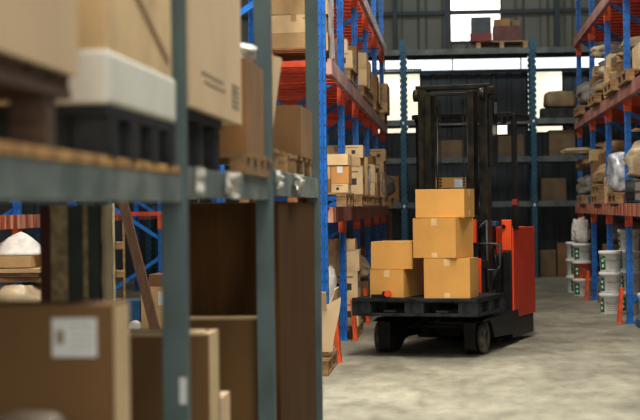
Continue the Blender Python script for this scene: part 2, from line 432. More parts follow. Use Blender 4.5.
PALLET = None
def pallet(label, cx, cy, z0, rot=0, group='wooden pallets on the racks and floor', dark=False):
    """wood pallet 1.0 (X) x 1.1 (Y) x 0.13"""
    global PALLET
    if PALLET is None:
        r = thing('wooden_pallet', label, 'pallet', (cx, cy, z0), rot, group)
        mb = MB()
        for i in range(7): y = -.5 + i/6; mb.mm(-.5, .5, y-.05, y+.05, .112, .13)
        mb.build('deck_boards', WOOD, r)
        for x in (-.45, 0, .45):
            s = MB().mm(x-.045, x+.045, -.55, .55, .095, .112); s.mm(x-.045, x+.045, -.55, .55, 0, .018); s.build('runner_board', WOOD, r)
            for y in (-.48, 0, .48): MB().mm(-.045, .045, -.065, .065, .018, .095).build('block', WOOD, r, 0, (x, y, 0))
        PALLET = r; o = r
    else: o = dup(PALLET, (cx, cy, z0), rot, label, group)
    return o

def sack(label, cx, cy, z0, w, d, h, seed, m=SACKB, rot=0, amp=.14, pw=.5, group=None, name='sack', sag=.25, freq=3):
    mb = MB().blob(w, d, h, seed, amp, freq, pw, sag=sag)
    o = mb.build(name, m, None, 0, (cx, cy, z0), rot)
    return tag(o, label, 'sack', group)

# ---- LEFT RACK, level 1
z1 = LV[0] + .003; zp = z1 + .13
pallet('wooden pallet on the first level of the left rack, nearest the grey rack', -1.48, 16.0, z1)
carton('grey cardboard box at bottom left of nearest load on left rack', -1.62, -1.155, 15.85, 16.35, zp, .13, BROWN, 0, False)
carton('pale carton with dark print at bottom of nearest load on left rack', -1.15, -.99, 15.85, 16.3, zp, .085, PALE, 0, False, 1)
carton('orange tan carton with a torn white label in nearest load on left rack', -1.15, -.985, 15.85, 16.35, zp+.087, .165, ORTAN, 0, True, tapem=PAPER)
carton('beige carton left of the orange tan one in nearest load on left rack', -1.62, -1.155, 15.85, 16.35, zp+.132, .125, BEIGE)
carton('wide beige carton on top of nearest load on left rack', -1.6, -.99, 15.84, 16.5, zp+.26, .105, PALE, 0, False)
pallet('wooden pallet on the first level of the left rack, under the tall three carton stack', -1.46, 18.35, z1)
gL1 = 'three carton stack on left rack'
carton('large beige carton with black square print, lowest of the tall stack on left rack', -1.55, -.975, 18.0, 18.6, zp, .30, PALE, .02, True, 3, gL1)
carton('flat beige carton in the middle of the tall stack on left rack', -1.55, -.985, 18.0, 18.6, zp+.302, .085, BEIGE, -.02, True, 0, gL1)
carton('beige carton with dark print on top of the tall stack on left rack', -1.53, -.97, 18.0, 18.55, zp+.39, .135, PALE, .02, True, 1, gL1)
def wrapsheet(host, x, y0, y1, z0, z1, seed, m=WRAP, name='plastic_wrap'):
    mb = MB(); nu, nv = 12, 9; vs = []
    for j in range(nv+1):
        for i in range(nu+1):
            u, v = i/nu, j/nv
            n = noise.noise(Vector((u*4+seed, v*4, seed*2.3)))
            w = 1 - .35*(1-v)*noise.noise(Vector((v*3, seed, 1.2)))
            vs.append((x + .022*n + .02*abs(n), y0 + (y1-y0)*((u-.5)*w+.5), z0 + (z1-z0)*v + .05*(1-v)*noise.noise(Vector((u*5, seed*1.7, 0)))))
    mb.add(vs, [(j*(nu+1)+i, j*(nu+1)+i+1, (j+1)*(nu+1)+i+1, (j+1)*(nu+1)+i) for j in range(nv) for i in range(nu)], 0, True)
    if host.type == 'MESH' or host.parent is None:
        L = host.location; mb.v = [(p[0]-L.x, p[1]-L.y, p[2]-L.z) for p in mb.v]
    return mb.build(name, m, host)
h_ = carton('beige carton wrapped in loose clear plastic behind the tall stack on left rack', -1.5, -.99, 18.62, 18.9, zp, .26, PALE, 0, True, 1)
wrapsheet(h_, -.945, 18.6, 18.95, zp+.04, zp+.32, 3)
pallet('wooden pallet on left rack first level, in second bay behind the tall stack', -1.46, 19.62, z1)
carton('small beige carton past the plastic wrap on left rack first level', -1.4, -.98, 19.25, 19.8, zp, .33, BEIGE, 0, True, 0)
carton('small square carton lying on cartons past the plastic wrap, left rack', -1.35, -1.0, 19.3, 19.7, zp+.332, .1, BEIGE, .1, True, 0)
pallet('wooden pallet on the first level of the left rack, third bay', -1.46, 20.9, z1)
carton('pale carton with faint writing at the base of the third bay stack, left rack', -1.5, -.965, 20.65, 21.2, zp, .16, PALE, 0, True, 1)
carton('pale tall carton with black print in third bay stack, left rack', -1.5, -.97, 20.65, 21.2, zp+.162, .22, PALE, .03, True, 1)
carton('brown carton with a dark mark on top of third bay stack, left rack', -1.45, -.98, 20.7, 21.2, zp+.384, .11, BROWN, -.03, True, 1)
h_ = carton('beige carton with crumpled clear plastic hanging at the third bay, left rack', -1.5, -.98, 21.65, 22.5, zp, .3, BEIGE, 0, True, 2)
wrapsheet(h_, -.93, 21.6, 22.5, zp+.04, zp+.32, 9)
pallet('wooden pallet on the first level of the left rack, third bay far end', -1.46, 22.16, z1)
pallet('wooden pallet on the first level of the left rack, fourth bay', -1.46, 24.1, z1)
carton('beige carton with dark dots at base of tall far stack, left rack first level', -1.5, -.97, 23.7, 24.6, zp, .26, BEIGE, 0, True, 3)
carton('beige carton with black squares in the middle of tall far stack, left rack first level', -1.5, -.98, 23.7, 24.6, zp+.262, .24, BEIGE, 0, True, 3)
carton('beige carton on top of tall far stack, left rack first level', -1.5, -.96, 23.7, 24.6, zp+.504, .17, BEIGE, .02, True, 2)
pallet('wooden pallet on the first level of the left rack, last bay', -1.46, 26.6, z1)
sack('grey plastic wrapped bundle in last bay of left rack first level', -1.42, 26.6, zp, .95, 1.0, .45, 3, SACKG)
# ---- LEFT RACK, level 2
z2 = LV[1] + .003; zp2 = z2 + .13
pallet('wooden pallet on the second level of the left rack, nearest the grey rack', -1.69, 16.0, z2)
for i in range(4):
    h_ = carton(('flat pale carton at the base', 'second flat pale carton', 'third flat pale carton', 'topmost flat pale carton')[i] + ' of nearest load on left rack second level', -1.78, -1.165 - .01*(i % 2), 15.8, 16.35, zp2+.172*i, .17, PALE if i % 2 else BEIGE, (.02, -.015)[i % 2], True, 1 if i % 2 else 0, 'flat cartons of nearest load on second level')
wrapsheet(h_, -1.15, 15.8, 16.4, zp2-.05, zp2+.68, 21)
pallet('wooden pallet on the second level of the left rack, just past the second upright', -1.57, 18.35, z2)
carton('beige carton with black square just past second upright, left rack second level', -1.6, -1.06, 17.95, 18.5, zp2, .2, PALE, 0, True, 2)
carton('brown carton behind it on pallet past the second upright, left rack second level', -1.6, -1.05, 18.53, 18.88, zp2, .3, BROWN, 0, True, 1)
carton('small cream carton on top of the one past second upright, left rack second level', -1.55, -1.12, 17.98, 18.4, zp2+.202, .12, CREAMBOX, .03, True, 0)
pallet('wooden pallet on the second level of the left rack, under strapped carton stack', -1.56, 20.9, z2)
for i in range(2):
    carton(('lower', 'upper')[i] + ' beige carton with black strap in strapped stack, left rack second level', -1.5, -1.04, 20.5, 21.0, zp2+.202*i, .2, PALE, 0, False, 0)
carton('beige carton right behind the strapped stack, left rack second level', -1.5, -1.03, 21.05, 21.45, zp2, .34, BEIGE, 0, True, 2)
pallet('wooden pallet on the second level of the left rack, third bay far end', -1.56, 22.16, z2)
carton('beige carton on the far pallet of third bay, left rack second level', -1.5, -1.05, 21.65, 22.5, zp2, .28, PALE, 0, True, 2)
pallet('wooden pallet on the second level of the left rack, fourth bay', -1.56, 24.1, z2)
carton('grey tinted carton in fourth bay of left rack second level', -1.5, -1.05, 23.6, 24.1, zp2, .36, BROWN, 0, True, 1)
carton('pale carton in fourth bay of left rack second level', -1.5, -1.04, 24.15, 24.65, zp2, .3, PALE, 0, True, 1)
pallet('wooden pallet on the second level of the left rack, last bay', -1.56, 26.9, z2)
for i in range(3):
    for q in range(2):
        carton('black squared carton, ' + ('bottom', 'middle', 'top')[i] + ' row, ' + ('near', 'far')[q] + ' side of end stack on left rack second level', -1.5, -1.02, 26.4+.5*q, 26.88+.5*q, zp2+.152*i, .15, BEIGE, 0, False, 2)
# ---- LEFT RACK, ground
pallet('wooden pallet on the floor under the torn open carton, left rack', -1.55, 14.48, 0)
def open_box(label, cx, cy, z0, w, d, h, m, min_, rot=0, flaps=((0, -.3), (1, .2)), t=.008, group=None, fl=.2):
    r = thing('open_carton', label, 'box', (cx, cy, z0), rot, group)
    mb = MB()
    mb.mm(-w/2, w/2, -d/2, -d/2+t, 0, h, 0); mb.mm(-w/2, w/2, d/2-t, d/2, 0, h, 0)
    mb.mm(-w/2, -w/2+t, -d/2+t, d/2-t, 0, h, 0); mb.mm(w/2-t, w/2, -d/2+t, d/2-t, 0, h, 1); mb.mm(-w/2, w/2, -d/2, d/2, 0, t, 0)
    mb.build('box_body', [m, min_], r)
    for side, ang in flaps:
        f = MB()
        if side in (0, 1):   # flap on left / right edge, folded up or out
            s = -1 if side == 0 else 1
            f.mm(-t/2, t/2, -d/2+.01, d/2-.01, 0, fl); o = f.build('flap', min_, r, 0, (s*(w/2-t/2), 0, h)); o.rotation_euler = (0, ang, 0)
        else:
            s = -1 if side == 2 else 1
            f.mm(-w/2+.01, w/2-.01, -t/2, t/2, 0, fl); o = f.build('flap', min_, r, 0, (0, s*(d/2-t/2), h)); o.rotation_euler = (ang, 0, 0)
    return r
open_box('torn open beige carton on floor pallet beside the last grey post', -1.35, 14.55, .13, .55, .5, .36, BEIGE, CREAMBOX, 0, ((1, .28), (2, .5)), .008, None, .22)
oc = [o for o in bpy.data.objects if o.name.startswith('open_carton')][0]
fp = [P(316, 308, 14.28), P(328, 304, 14.28), P(341, 297, 14.28), P(339.5, 312, 14.28), P(334, 338, 14.28), P(332.5, 352, 14.28), P(316, 352, 14.28)]
MB().prism([(x-oc.location.x, z-oc.location.z) for x, z in fp], -.268, -.262, 'y').build('flap', CREAMBOX, oc)
pallet('wooden pallet on the floor by second upright of left rack', -1.53, 18.46, 0)
zg = .13
carton('cardboard box on floor pallet by second upright, lower one with black squares', -1.65, -1.03, 17.98, 18.5, zg, .28, PALE, 0, True, 3)
carton('cardboard box with black squares, second up on the floor pallet by second upright', -1.65, -1.035, 17.98, 18.5, zg+.282, .3, PALE, 0, True, 3)
carton('plain pale box, third up on the floor pallet by second upright', -1.62, -1.02, 17.98, 18.45, zg+.584, .22, PALE, .02, True, 0)
carton('brown box on top of the floor stack by second upright', -1.62, -1.06, 17.98, 18.4, zg+.806, .12, BEIGE, .0, True, 0)
pallet('wooden pallet on the floor in first bay of left rack, under paper bundles', -1.85 + .1, 16.4, 0)
carton('brown carton at bottom of first floor bay, left rack', -2.0, -1.28, 16.0, 16.6, zg, .5, BROWN, 0, True, 0)
carton('beige flat carton on top in the first floor bay, left rack', -1.95, -1.25, 16.0, 16.6, zg+.502, .42, BEIGE, 0, True, 0)
sack('bundle of white papers standing in first floor bay, left rack', -1.17, 15.75, zg+.29, .12, .3, .42, 5, SACKW, 0, .25, .4, None, 'paper_bundle', .1)
carton('small carton under the white papers in first floor bay, left rack', -1.24, -1.1, 15.6, 15.9, .13, .288, BROWN, 0, False)
pallet('wooden pallet on the floor in third bay of left rack', -1.55, 20.93, 0)
carton('brown carton with a white tag on floor pallet in third bay, left rack', -1.8, -1.06, 20.6, 21.2, zg, .36, BROWN, 0, True, 1)
sack('bundle of loose papers and cloth on third bay floor load, left rack', -1.3, 20.9, zg+.365, .48, .5, .3, 12, SACKC, 0, .25)
pallet('wooden pallet on the floor in fourth bay of left rack', -1.55, 23.9, 0)
carton('dim brown carton on floor pallet in fourth bay, left rack', -1.8, -1.05, 23.5, 24.3, zg, .7, BROWN, 0, True, 0)
b = MB().mm(-.05, .05, -.06, .06, 0, 1.3).build('wooden_board', PLANK, None, .004, (PX(389.5, 240, 28.2), 28.2, 0)); tag(b, 'upright brown wooden board at the far end of left rack', 'board')

# ---- FORKLIFT LOAD
PO = Vector((-.25, 16.02, 0)); YAW = R(-15)
def loc(x, y, z=0): return (PO.x + x*math.cos(YAW) - y*math.sin(YAW), PO.y + x*math.sin(YAW) + y*math.cos(YAW), z)
r = thing('plastic_pallet', 'black plastic pallet carried on the forklift forks', 'pallet', loc(0, .05, .385), YAW)
mb = MB()
for i in range(9): y = -.5 + .125*i; mb.mm(-.6, .6, y-.05, y+.05, .138, .165)
mb.mm(-.6, .6, -.55, -.52, .13, .165)
mb.mm(.575, .6, -.55, .55, .13, .165); mb.mm(-.6, -.575, -.55, .55, .13, .165)
mb.build('deck', BLACKP, r, .003)
for x in (-.51, 0, .51):
    MB().mm(x-.09, x+.09, -.55, .55, 0, .03).build('skid', BLACKP, r, .003)
    for y in (-.46, 0, .46):
        mb = MB().mm(-.085, .085, -.085, .085, .03, .138)
        for q in range(6):
            xx = -.085 + .17*q/5
            mb.mm(xx-.006, xx+.006, -.09, -.085, .03, .138); mb.mm(.085, .09, xx-.006, xx+.006, .03, .138)
        mb.build('block', BLACKP, r, .002, (x, y, 0))
for y in (-.5, 0, .5):
    mb = MB().mm(-.42, -.09, y-.05, y+.05, 0, .028).mm(.09, .42, y-.05, y+.05, 0, .028)
    for q in range(16):
        for s in (-1, 1): mb.mm(s*.11 + s*.02*q - .004, s*.11 + s*.02*q + .004, y-.053, y-.05, .002, .026)
    mb.build('cross_rail', BLACKP, r, .002)
ztop = .385 + .168
def hero(label, px, pyc, Yf, w, d, h, z0, yaw, tp='tb', name='carton'):
    """px: left edge of the face toward the camera at depth ~Yf"""
    x = PX(px, pyc, Yf); a = R(-yaw)
    # left-front corner at (x, Yf)
    cx = x + math.cos(a)*w/2 - math.sin(a)*d/2; cy = Yf + math.sin(a)*w/2 + math.cos(a)*d/2
    o = MB().mm(-w/2, w/2, -d/2, d/2, 0, h)
    o.mm(-w/2+.004, w/2-.004, -.0015, .0015, h, h+.0005, 1)
    o = o.build(name, [KRAFT, HOLE], None, .006, (cx, cy, z0), a, 3)
    tag(o, label, 'box', 'plain brown cartons on the forklift pallet')
    t = MB()
    for s in (((-1, 1) if 't' in tp else ())):
        for zz in (h-.07,): t.mm(-.028, .028, min(s*d/2, s*(d/2+.0015)), max(s*d/2, s*(d/2+.0015)), zz, zz+.068)
    t.mm(-.028, .028, -d/2-.001, d/2+.001, h+.0006, h+.0012)
    t.build('packing_tape', TAPE, o)
    if 'b' in tp: MB().mm(-.028, .028, -d/2-.0015, -d/2, .003, .05).build('packing_tape', TAPE, o)
    if 's' in tp:
        MB().mm(w/2, w/2+.0015, -.03, .03, h-.07, h-.002).build('packing_tape', TAPE, o); MB().mm(w/2, w/2+.0015, -.03, .03, .003, .06).build('packing_tape', TAPE, o)
    return o
hero('wide brown carton at lower left of the forklift pallet', 370, 285, 15.78, .335, .52, .260, ztop, 19, 't')
hero('wide brown carton stacked on the lower left carton', 371, 255, 15.77, .40, .50, .255, ztop+.264, 14, '')
hero('brown carton at lower right of the forklift pallet, under two others', 424, 280, 15.52, .43, .36, .365, ztop, 13)
hero('brown carton in the middle of the right stack on forklift pallet, turned sideways', 413, 240, 15.6, .43, .40, .365, ztop+.369, 24)
hero('brown carton at the top of the right stack on the forklift pallet', 415.5, 205, 15.58, .46, .40, .262, ztop+.738, 14, 's')
# tape gun
r = thing('tape_dispenser', 'red and black tape dispenser lying on black pallet before the lower left carton', 'tape dispenser', (PX(383, 297, 15.68), 15.69, ztop), R(-5))
MB().mm(-.11, .0, -.02, .02, 0, .03).prism([(-.02, 0), (.03, 0), (.05, .05), (.0, .06)], -.02, .02, 'y').build('handle', BLACKM, r, .004)
MB().tube((.045, -.025, .035), (.045, .025, .035), .03, 16).build('tape_roll', REDO, r)

# ---- FORKLIFT (reach truck)
T = thing('reach_truck', 'red and black reach forklift truck carrying brown cartons in the aisle', 'forklift', PO, YAW)
for s in (-1, 1):
    # leg: solid arm, lower at the wheel end
    mb = MB()
    mb.prism([(-.10, .31), (.05, .335), (1.45, .335), (1.45, .1), (.55, .12), (.40, .10), (.30, .035), (.20, .012), (.0, .012), (-.09, .05)], min(s*.36, s*.47), max(s*.36, s*.47), 'x')
    mb.prism([(-.10, .31), (.05, .335), (1.45, .335), (1.45, .1), (.42, .13), (.30, .27), (.22, .31), (-.02, .31)], min(s*.47, s*.535), max(s*.47, s*.535), 'x')
    L_ = mb.build('support_leg', BLACKM, T, .008)
    w = MB()
    for yy in ((.02,) if s > 0 else (.02,)):
        w.lathe([(0, -.033), (.115, -.033), (.146, -.024), (.15, 0), (.146, .024), (.115, .033), (0, .033)], (0, 0, 0), 28)
    w = w.build('load_wheel', RUBBER, L_, 0, (s*.505, .09, .152)); w.rotation_euler = (0, PI/2, 0)
    MB().lathe([(0, .038), (.05, .04), (.06, .034), (.06, -.034), (.05, -.04), (0, -.038)], (0, 0, 0), 16).build('wheel_hub', MAST, w)
# rear chassis
mb = MB().prism([(-.5, 1.32), (.5, 1.32), (.5, 2.3), (.44, 2.36), (-.44, 2.36), (-.5, 2.3)], .05, .25)
mb.build('chassis_skirt', BLACKM, T, .012)
MB().mm(.49, .515, 1.34, 2.34, .252, 1.17).build('side_panel', RED, T, .012, seg=3)
MB().mm(.40, .489, 1.335, 2.25, .252, .93).build('side_pillar', BLACKM, T, .01)
MB().mm(-.5, -.425, 1.33, 2.32, .252, 1.17).build('side_panel', RED, T, .025, seg=3)
MB().mm(-.424, .424, 2.26, 2.35, .252, 1.17).build('rear_panel', RED, T, .02)
mb = MB().mm(-.42, .42, 1.6, 2.25, .252, .88)
mb.mm(-.42, .05, 1.36, 1.6, .252, .74); mb.mm(.2, .42, 1.45, 1.6, .252, .45)
mb.build('battery_housing', BLACKM, T, .01)
c = MB().mm(.385, .488, 1.36, 1.42, .935, 1.25).build('rear_cowl', REDO, T, .01)
MB().mm(-.06, .03, 1.84, 1.9, .9, 1.25).build('side_cowl', REDO, T, .01)
k = MB().tube((.412, 1.359, 1.18), (.412, 1.335, 1.18), .02, 12).build('cowl_knob', BLACKM, c)
MB().mm(.0, .22, 1.7, 1.83, .88, 1.21).build('seat_back', BLACKM, T, .02)
MB().mm(.20, .30, 1.5, 1.66, 1.18, 1.235).build('control_console', BLUEP, T, .01)
MB().mm(.08, .24, 1.49, 1.67, .88, 1.178).build('console_pedestal', BLACKM, T, .01)
g = MB()
for z in (.96, .72): g.path([(-.05, 1.28, z), (.24, 1.28, z), (.28, 1.4, z)], .016)
g.tube((.24, 1.28, .3), (.24, 1.28, 1.2), .016); g.tube((-.05, 1.28, .3), (-.05, 1.28, 1.3), .016); g.tube((.24, 1.28, 1.2), (-.05, 1.28, 1.3), .012)
g.build('grab_rail', DARKSTEEL, T)
g = MB()
g.path([(.22, .81, 1.02), (.48, .81, 1.02), (.50, .81, 1.0), (.50, .81, .80), (.47, .81, .76), (.24, .81, .76)], .013)
g.tube((.37, .81, 1.25), (.37, .81, .58), .013); g.tube((.24, .81, .56), (.24, .81, 1.12), .013); g.path([(.37, .81, 1.25), (.22, .81, 1.12)], .01)
g.build('carriage_rail', DARKSTEEL, T)
h = MB()
for i, (a, b) in enumerate(((.3, .34), (.34, .3), (.27, .22))):
    h.path([(a, 1.25, .95), (a+.03, 1.2, .75), (b, 1.22, .55), (b-.03, 1.28, .33)], .012)
h.build('hydraulic_hose', BLACKM, T)
MB().mm(.28, .33, 1.0, 1.06, .55, .88).build('mast_guard_plate', REDO, T, .004)
MB().mm(.25, .335, .70, .735, .5, .88).build('red_carriage_plate', RED, T, .004)
MB().mm(.24, .29, .70, .735, 1.03, 1.26).build('red_carriage_plate', RED, T, .004)
MB().mm(.22, .30, .736, .76, .5, 1.3).build('plate_bracket', BLACKM, T, .003)
# mast
for s in (-1, 1):
    mx = .02
    mb = MB().prism([(mx+s*.355, .86), (mx+s*.27, .86), (mx+s*.27, .885), (mx+s*.33, .885), (mx+s*.33, 1.0), (mx+s*.27, 1.0), (mx+s*.27, 1.025), (mx+s*.355, 1.025)], .14, 2.58)
    mb.prism([(mx+s*.30, .845), (mx+s*.285, .845), (mx+s*.285, .86), (mx+s*.30, .86)], .2, 2.5)
    mb.build('mast_rail', MAST, T, .003)
    mb = MB().prism([(s*.25, .80), (s*.19, .80), (s*.19, .82), (s*.235, .82), (s*.235, .955), (s*.19, .955), (s*.19, .975), (s*.25, .975)], .3, 2.53)
    mb.build('inner_mast_rail', MAST, T, .002)
    MB().tube((s*.31, 1.08, .2), (s*.31, 1.08, 2.3), .035).build('lift_cylinder', BLACKM, T)
    MB().tube((s*.155, .93, .5), (s*.155, .93, 2.4), .012).build('lift_rod', MAST, T)
    ch = MB(); z = .6
    while z < 2.45: ch.mm(s*.12-.012, s*.12+.012, .9, .91, z, z+.02); z += .03
    ch.build('lift_chain', MAST, T)
    MB().tube((s*.365, .84, 2.5), (s*.315, .84, 2.5), .06, 18).build('chain_pulley', CHROME if False else MAST, T)
mb = MB().mm(-.36, .40, .86, 1.03, 2.555, 2.60); mb.mm(-.23, .25, .8, .855, 2.49, 2.52); mb.mm(.36, .45, .86, 1.0, 2.49, 2.57)
mb.build('mast_crossbar', MAST, T, .006)
MB().mm(-.3, .3, 1.0, 1.04, 1.5, 1.58).build('mast_tie', MAST, T, .004)
MB().mm(.375, .415, .9, 1.12, 1.78, 2.47).build('mast_side_plate', BLACKM, T, .006)
mb = MB().mm(-.38, .38, .74, .79, .42, .52).mm(-.38, .38, .74, .79, .78, .86)
for x in (-.33, 0, .33): mb.mm(x-.03, x+.03, .745, .785, .5, .8)
mb.build('fork_carriage', BLACKM, T, .004)
for s in (-1, 1):
    MB().prism([(-.45, .418), (.73, .418), (.73, .8), (.69, .8), (.69, .46), (-.45, .44)], s*.25-.06, s*.25+.06, 'x').build('fork', DARKSTEEL, T, .003)
# overhead guard
g = MB()
for s in (-1, 1):
    g.bar((s*.5+.035, 1.36, 1.15), (s*.5+.035, 1.32, 2.32), .05, .05); g.bar((s*.5, 1.34, 2.28), (s*.5, 1.7, 2.3), .03, .03)
    g.bar((s*.5, 1.28, 2.31), (s*.48, 2.2, 2.31), .05, .045)
g.bar((-.5, 1.29, 2.31), (.5, 1.29, 2.31), .05, .05); g.bar((-.48, 2.18, 2.31), (.48, 2.18, 2.31), .05, .05)
for i in range(6): y = 1.42 + .13*i; g.bar((-.48, y, 2.31), (.48, y, 2.31), .02, .03)
g = g.build('overhead_guard', BLACKM, T, .004)
mb = MB()
for x, y, z in ((.535, 1.352, 1.43),): mb.mm(x-.027, x+.027, y-.03, y+.024, z-.03, z+.03)
mb.build('red_tape_band', REDTAG, g)
mb = MB().mm(.40, .535, 1.1, 1.17, 2.09, 2.21).mm(.45, .47, 1.13, 1.28, 2.2, 2.29)
wl = mb.build('work_light', BLACKM, T, .008); MB().mm(.42, .52, 1.094, 1.0995, 2.105, 2.195).build('light_lens', LENS, wl)
MB().mm(.42, .45, .95, 1.0, 2.3, 2.42).build('mast_sensor', DARKSTEEL, T, .003)
w = MB().lathe([(0, -.07), (.13, -.07), (.165, -.05), (.165, .05), (.13, .07), (0, .07)], (0, 0, 0), 28).build('drive_wheel', RUBBER, T, 0, (-.2, 1.9, .165)); w.rotation_euler = (0, PI/2, 0)
w = MB().lathe([(0, -.05), (.08, -.05), (.1, -.035), (.1, .035), (.08, .05), (0, .05)], (0, 0, 0), 24).build('caster_wheel', RUBBER, T, 0, (.3, 1.55, .1)); w.rotation_euler = (0, PI/2, 0)
mb = MB().mm(-.5, .5, 1.1, 1.33, .12, .34).mm(-.4, .4, .5, 1.1, .2, .24)
mb.prism([(-.22, .15), (-.12, .3), (.12, .3), (.22, .15), (.1, .1), (-.1, .1)], .9, 1.1, 'y')
mb.build('reach_frame', BLACKM, T, .006)

# ---- RIGHT RACK, ground: pails
def pail(label, x, y, z, rot=0, group='white plastic pails stacked on the floor', bodym=WHITE):
    global PAIL
    if bodym is WHITE and PAIL: return dup(PAIL, (x, y, z), rot, label, group)
    r = thing('pail', label, 'bucket', (x, y, z), rot, group)
    MB().lathe([(0, 0), (.122, 0), (.126, .006), (.138, .235), (.144, .236), (.144, .246), (.0, .246)]).build('pail_body', bodym, r)
    MB().lathe([(.147, .228), (.149, .23), (.149, .262), (.143, .268), (.13, .268), (.128, .262), (0, .262)]).build('lid', WHITE, r)
    n = 14; mb = MB()
    def patch(a0, a1, z0, z1, m, e):
        vs = []; 
        for i in range(n+1):
            a = a0 + (a1-a0)*i/n
            for z in (z0, z1):
                rr = .126 + (.138-.126)*z/.235 + e; vs.append((rr*math.cos(a), rr*math.sin(a), z))
        mb.add(vs, [(2*i, 2*i+2, 2*i+3, 2*i+1) for i in range(n)], m, True)
    patch(R(185), R(225), .03, .2, 0, .001)              # green block
    patch(R(200), R(215), .06, .10, 1, .002); patch(R(198), R(216), .13, .16, 1, .002)
    for q in range(5): patch(R(245), R(300), .05+.026*q, .055+.026*q, 2, .001)
    patch(R(262), R(285), .15, .2, 2, .001) if False else None
    mb.build('pail_label', [GREEN, WHITE, FADEINK], r)
    MB().path([(.145*math.cos(a), .145*math.sin(a), .215 - .075*math.sin((a-R(180))) ) for a in [R(180+12*i) for i in range(16)]], .003, 6).build('bail_handle', CHROME, r)
    if bodym is WHITE: PAIL = r
    return r
PAIL = None
PZ_ = .268
for i, s in enumerate(('bottom', 'middle', 'top')):
    pail('white pail with green label, ' + s + ' of the front stack on the floor by right rack', 1.965, 21.65, PZ_*i, .1*i)
for i, s in enumerate(('bottom', 'second', 'third', 'topmost')):
    pail('white pail partly behind the near right upright, ' + s + ' of the rear stack', 2.24, 22.0, PZ_*i, .3 - .2*i)
for i, s in enumerate(('bottom', 'third from floor')):
    pail('white pail in the far stack with the orange pail, ' + s, 1.93, 25.95, PZ_*(i*2), .4)
pail('orange pail with white lid in the middle of far white pail stack', 1.93, 25.95, PZ_, .4, None, REDO)
for i, s in enumerate(('bottom', 'middle', 'top')):
    pail('white pail farthest along the right rack, ' + s + ' of the last stack', 1.9, 27.0, PZ_*i, .9)
pail('white pail on the floor at the right edge of the picture', 2.2, 19.3, .12, .3)
pallet('wooden pallet on the floor between front and far pails by right rack', 2.52, 23.9, 0)
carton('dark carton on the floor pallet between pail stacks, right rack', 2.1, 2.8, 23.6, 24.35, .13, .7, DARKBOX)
sack('grey plastic bundle on the floor pallet carton between pail stacks', 2.45, 23.95, .835, .6, .65, .35, 15, SACKG)
b = MB().blob(.34, .3, .115, 4, .08, 3, .4).build('blue_canister', BLUEP, None, 0, (2.2, 19.3, 0)); tag(b, 'flat blue bundle under the white pail at the right edge', 'bundle')
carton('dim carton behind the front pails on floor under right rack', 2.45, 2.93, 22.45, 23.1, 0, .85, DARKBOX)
# white sheets on top of the far pails
for i, (px, py, w, h) in enumerate(((582, 226, .24, .2), (577, 222, .16, .2), (580, 232, .2, .14))):
    sack(('white crumpled bag on top of far pails under right beam', 'white bag leaning left of it on far pails', 'pale flat bag lowest on far pail stack')[i], PX(px, py, 26+.3*i), 25.95+.42*i, .81, w, .2, (.38, .36, .22)[i], 30+i, SACKW, 0, .3, .6)
# ---- RIGHT RACK, level 1
def rp(label, cx, cy, z): return pallet(label, cx, cy, z)
def heap(group, label, spots, z, mats, seed):
    """sacks and bags dumped on one pallet; nothing in the photograph tells them apart"""
    for i, (x, y, dz, w, d, h) in enumerate(spots):
        sack(label, x, y, z + dz, w, d, h, seed + i, mats[i % len(mats)], 0, .22, .42, group, 'sack', .2, 4)
rp('wooden pallet on right rack first level, under the silvery wrapped load', 2.4, 20.75, z1)
sack('silvery plastic wrapped load on right rack first level', 2.24, 20.75, zp, .7, .95, .5, 41, SILVER, 0, .16, .32, None, 'wrapped_load', .05, 6)
rp('lower of two stacked pallets on right rack first level, in second bay', 2.38, 23.1, z1)
rp('upper of two stacked pallets on right rack first level, in second bay', 2.4, 23.1, z1+.13)
sack('brown sack lying on the two stacked pallets, right rack first level', 2.2, 22.95, z1+.26, .6, .6, .28, 43, SACKB, .1, .22, .45)
carton('brown carton behind the sack on the two stacked pallets, right rack', 2.0, 2.6, 23.3, 23.66, z1+.26, .42, BROWN, 0, True)
sack('brown sack slumped on top of carton above stacked pallets, right rack', 2.3, 23.48, z1+.682, .5, .34, .18, 44, SACKB, .2, .25)
rp('wooden pallet on right rack first level, far bay', 2.38, 25.75, z1)
sack('grey brown sack at bottom of far bay heap, right rack first level', 2.3, 25.75, zp, .85, .9, .3, 45, SACKG, 0, .22, .42, None, 'sack', .1, 4)
sack('tan sack in the middle of far bay heap, right rack first level', 2.25, 25.6, zp+.36, .75, .7, .22, 46, SACKB, .3, .25)
sack('pale bag jutting out over aisle from far bay heap, right rack first level', 1.86, 25.4, zp+.6, .5, .45, .11, 47, SACKC, -.1, .25, .6)
sack('brown sack on top of far bay heap, right rack first level', 2.45, 25.8, zp+.6, .5, .6, .24, 48, SACKB, .2, .25)
carton('tan carton wedged beside the far bay heap, right rack first level', 1.96, 2.5, 26.25, 26.28+.45, zp+.0, .5, BROWN, 0, True) if False else None
carton('beige carton between wrapped load and stacked pallets, right rack first level', 1.93, 2.5, 21.45, 22.0, z1, .34, BEIGE, 0, True, 2)
carton('brown carton past the stacked pallets, right rack first level', 1.95, 2.5, 23.85, 24.35, z1, .6, BROWN, 0, True, 2)
carton('flat tan carton on top of brown carton past the stacked pallets', 1.93, 2.45, 23.9, 24.3, z1+.602, .16, BEIGE, .05, True, 1)
r = thing('wire_crate', 'dark wire crate under the big cream bag on right rack', 'crate', (2.38, 19.1, z1))
mb = MB()
for z in (.02, .13, .25):
    for a, b in (((-.42, -.45), (.42, -.45)), ((.42, -.45), (.42, .45)), ((.42, .45), (-.42, .45)), ((-.42, .45), (-.42, -.45))): mb.bar((*a, z), (*b, z), .014, .014)
for i in range(9):
    t = -.42 + .105*i
    for y in (-.45, .45): mb.tube((t, y, 0), (t, y, .26), .007, 6)
    for x in (-.42, .42): mb.tube((x, t*1.05, 0), (x, t*1.05, .26), .007, 6)
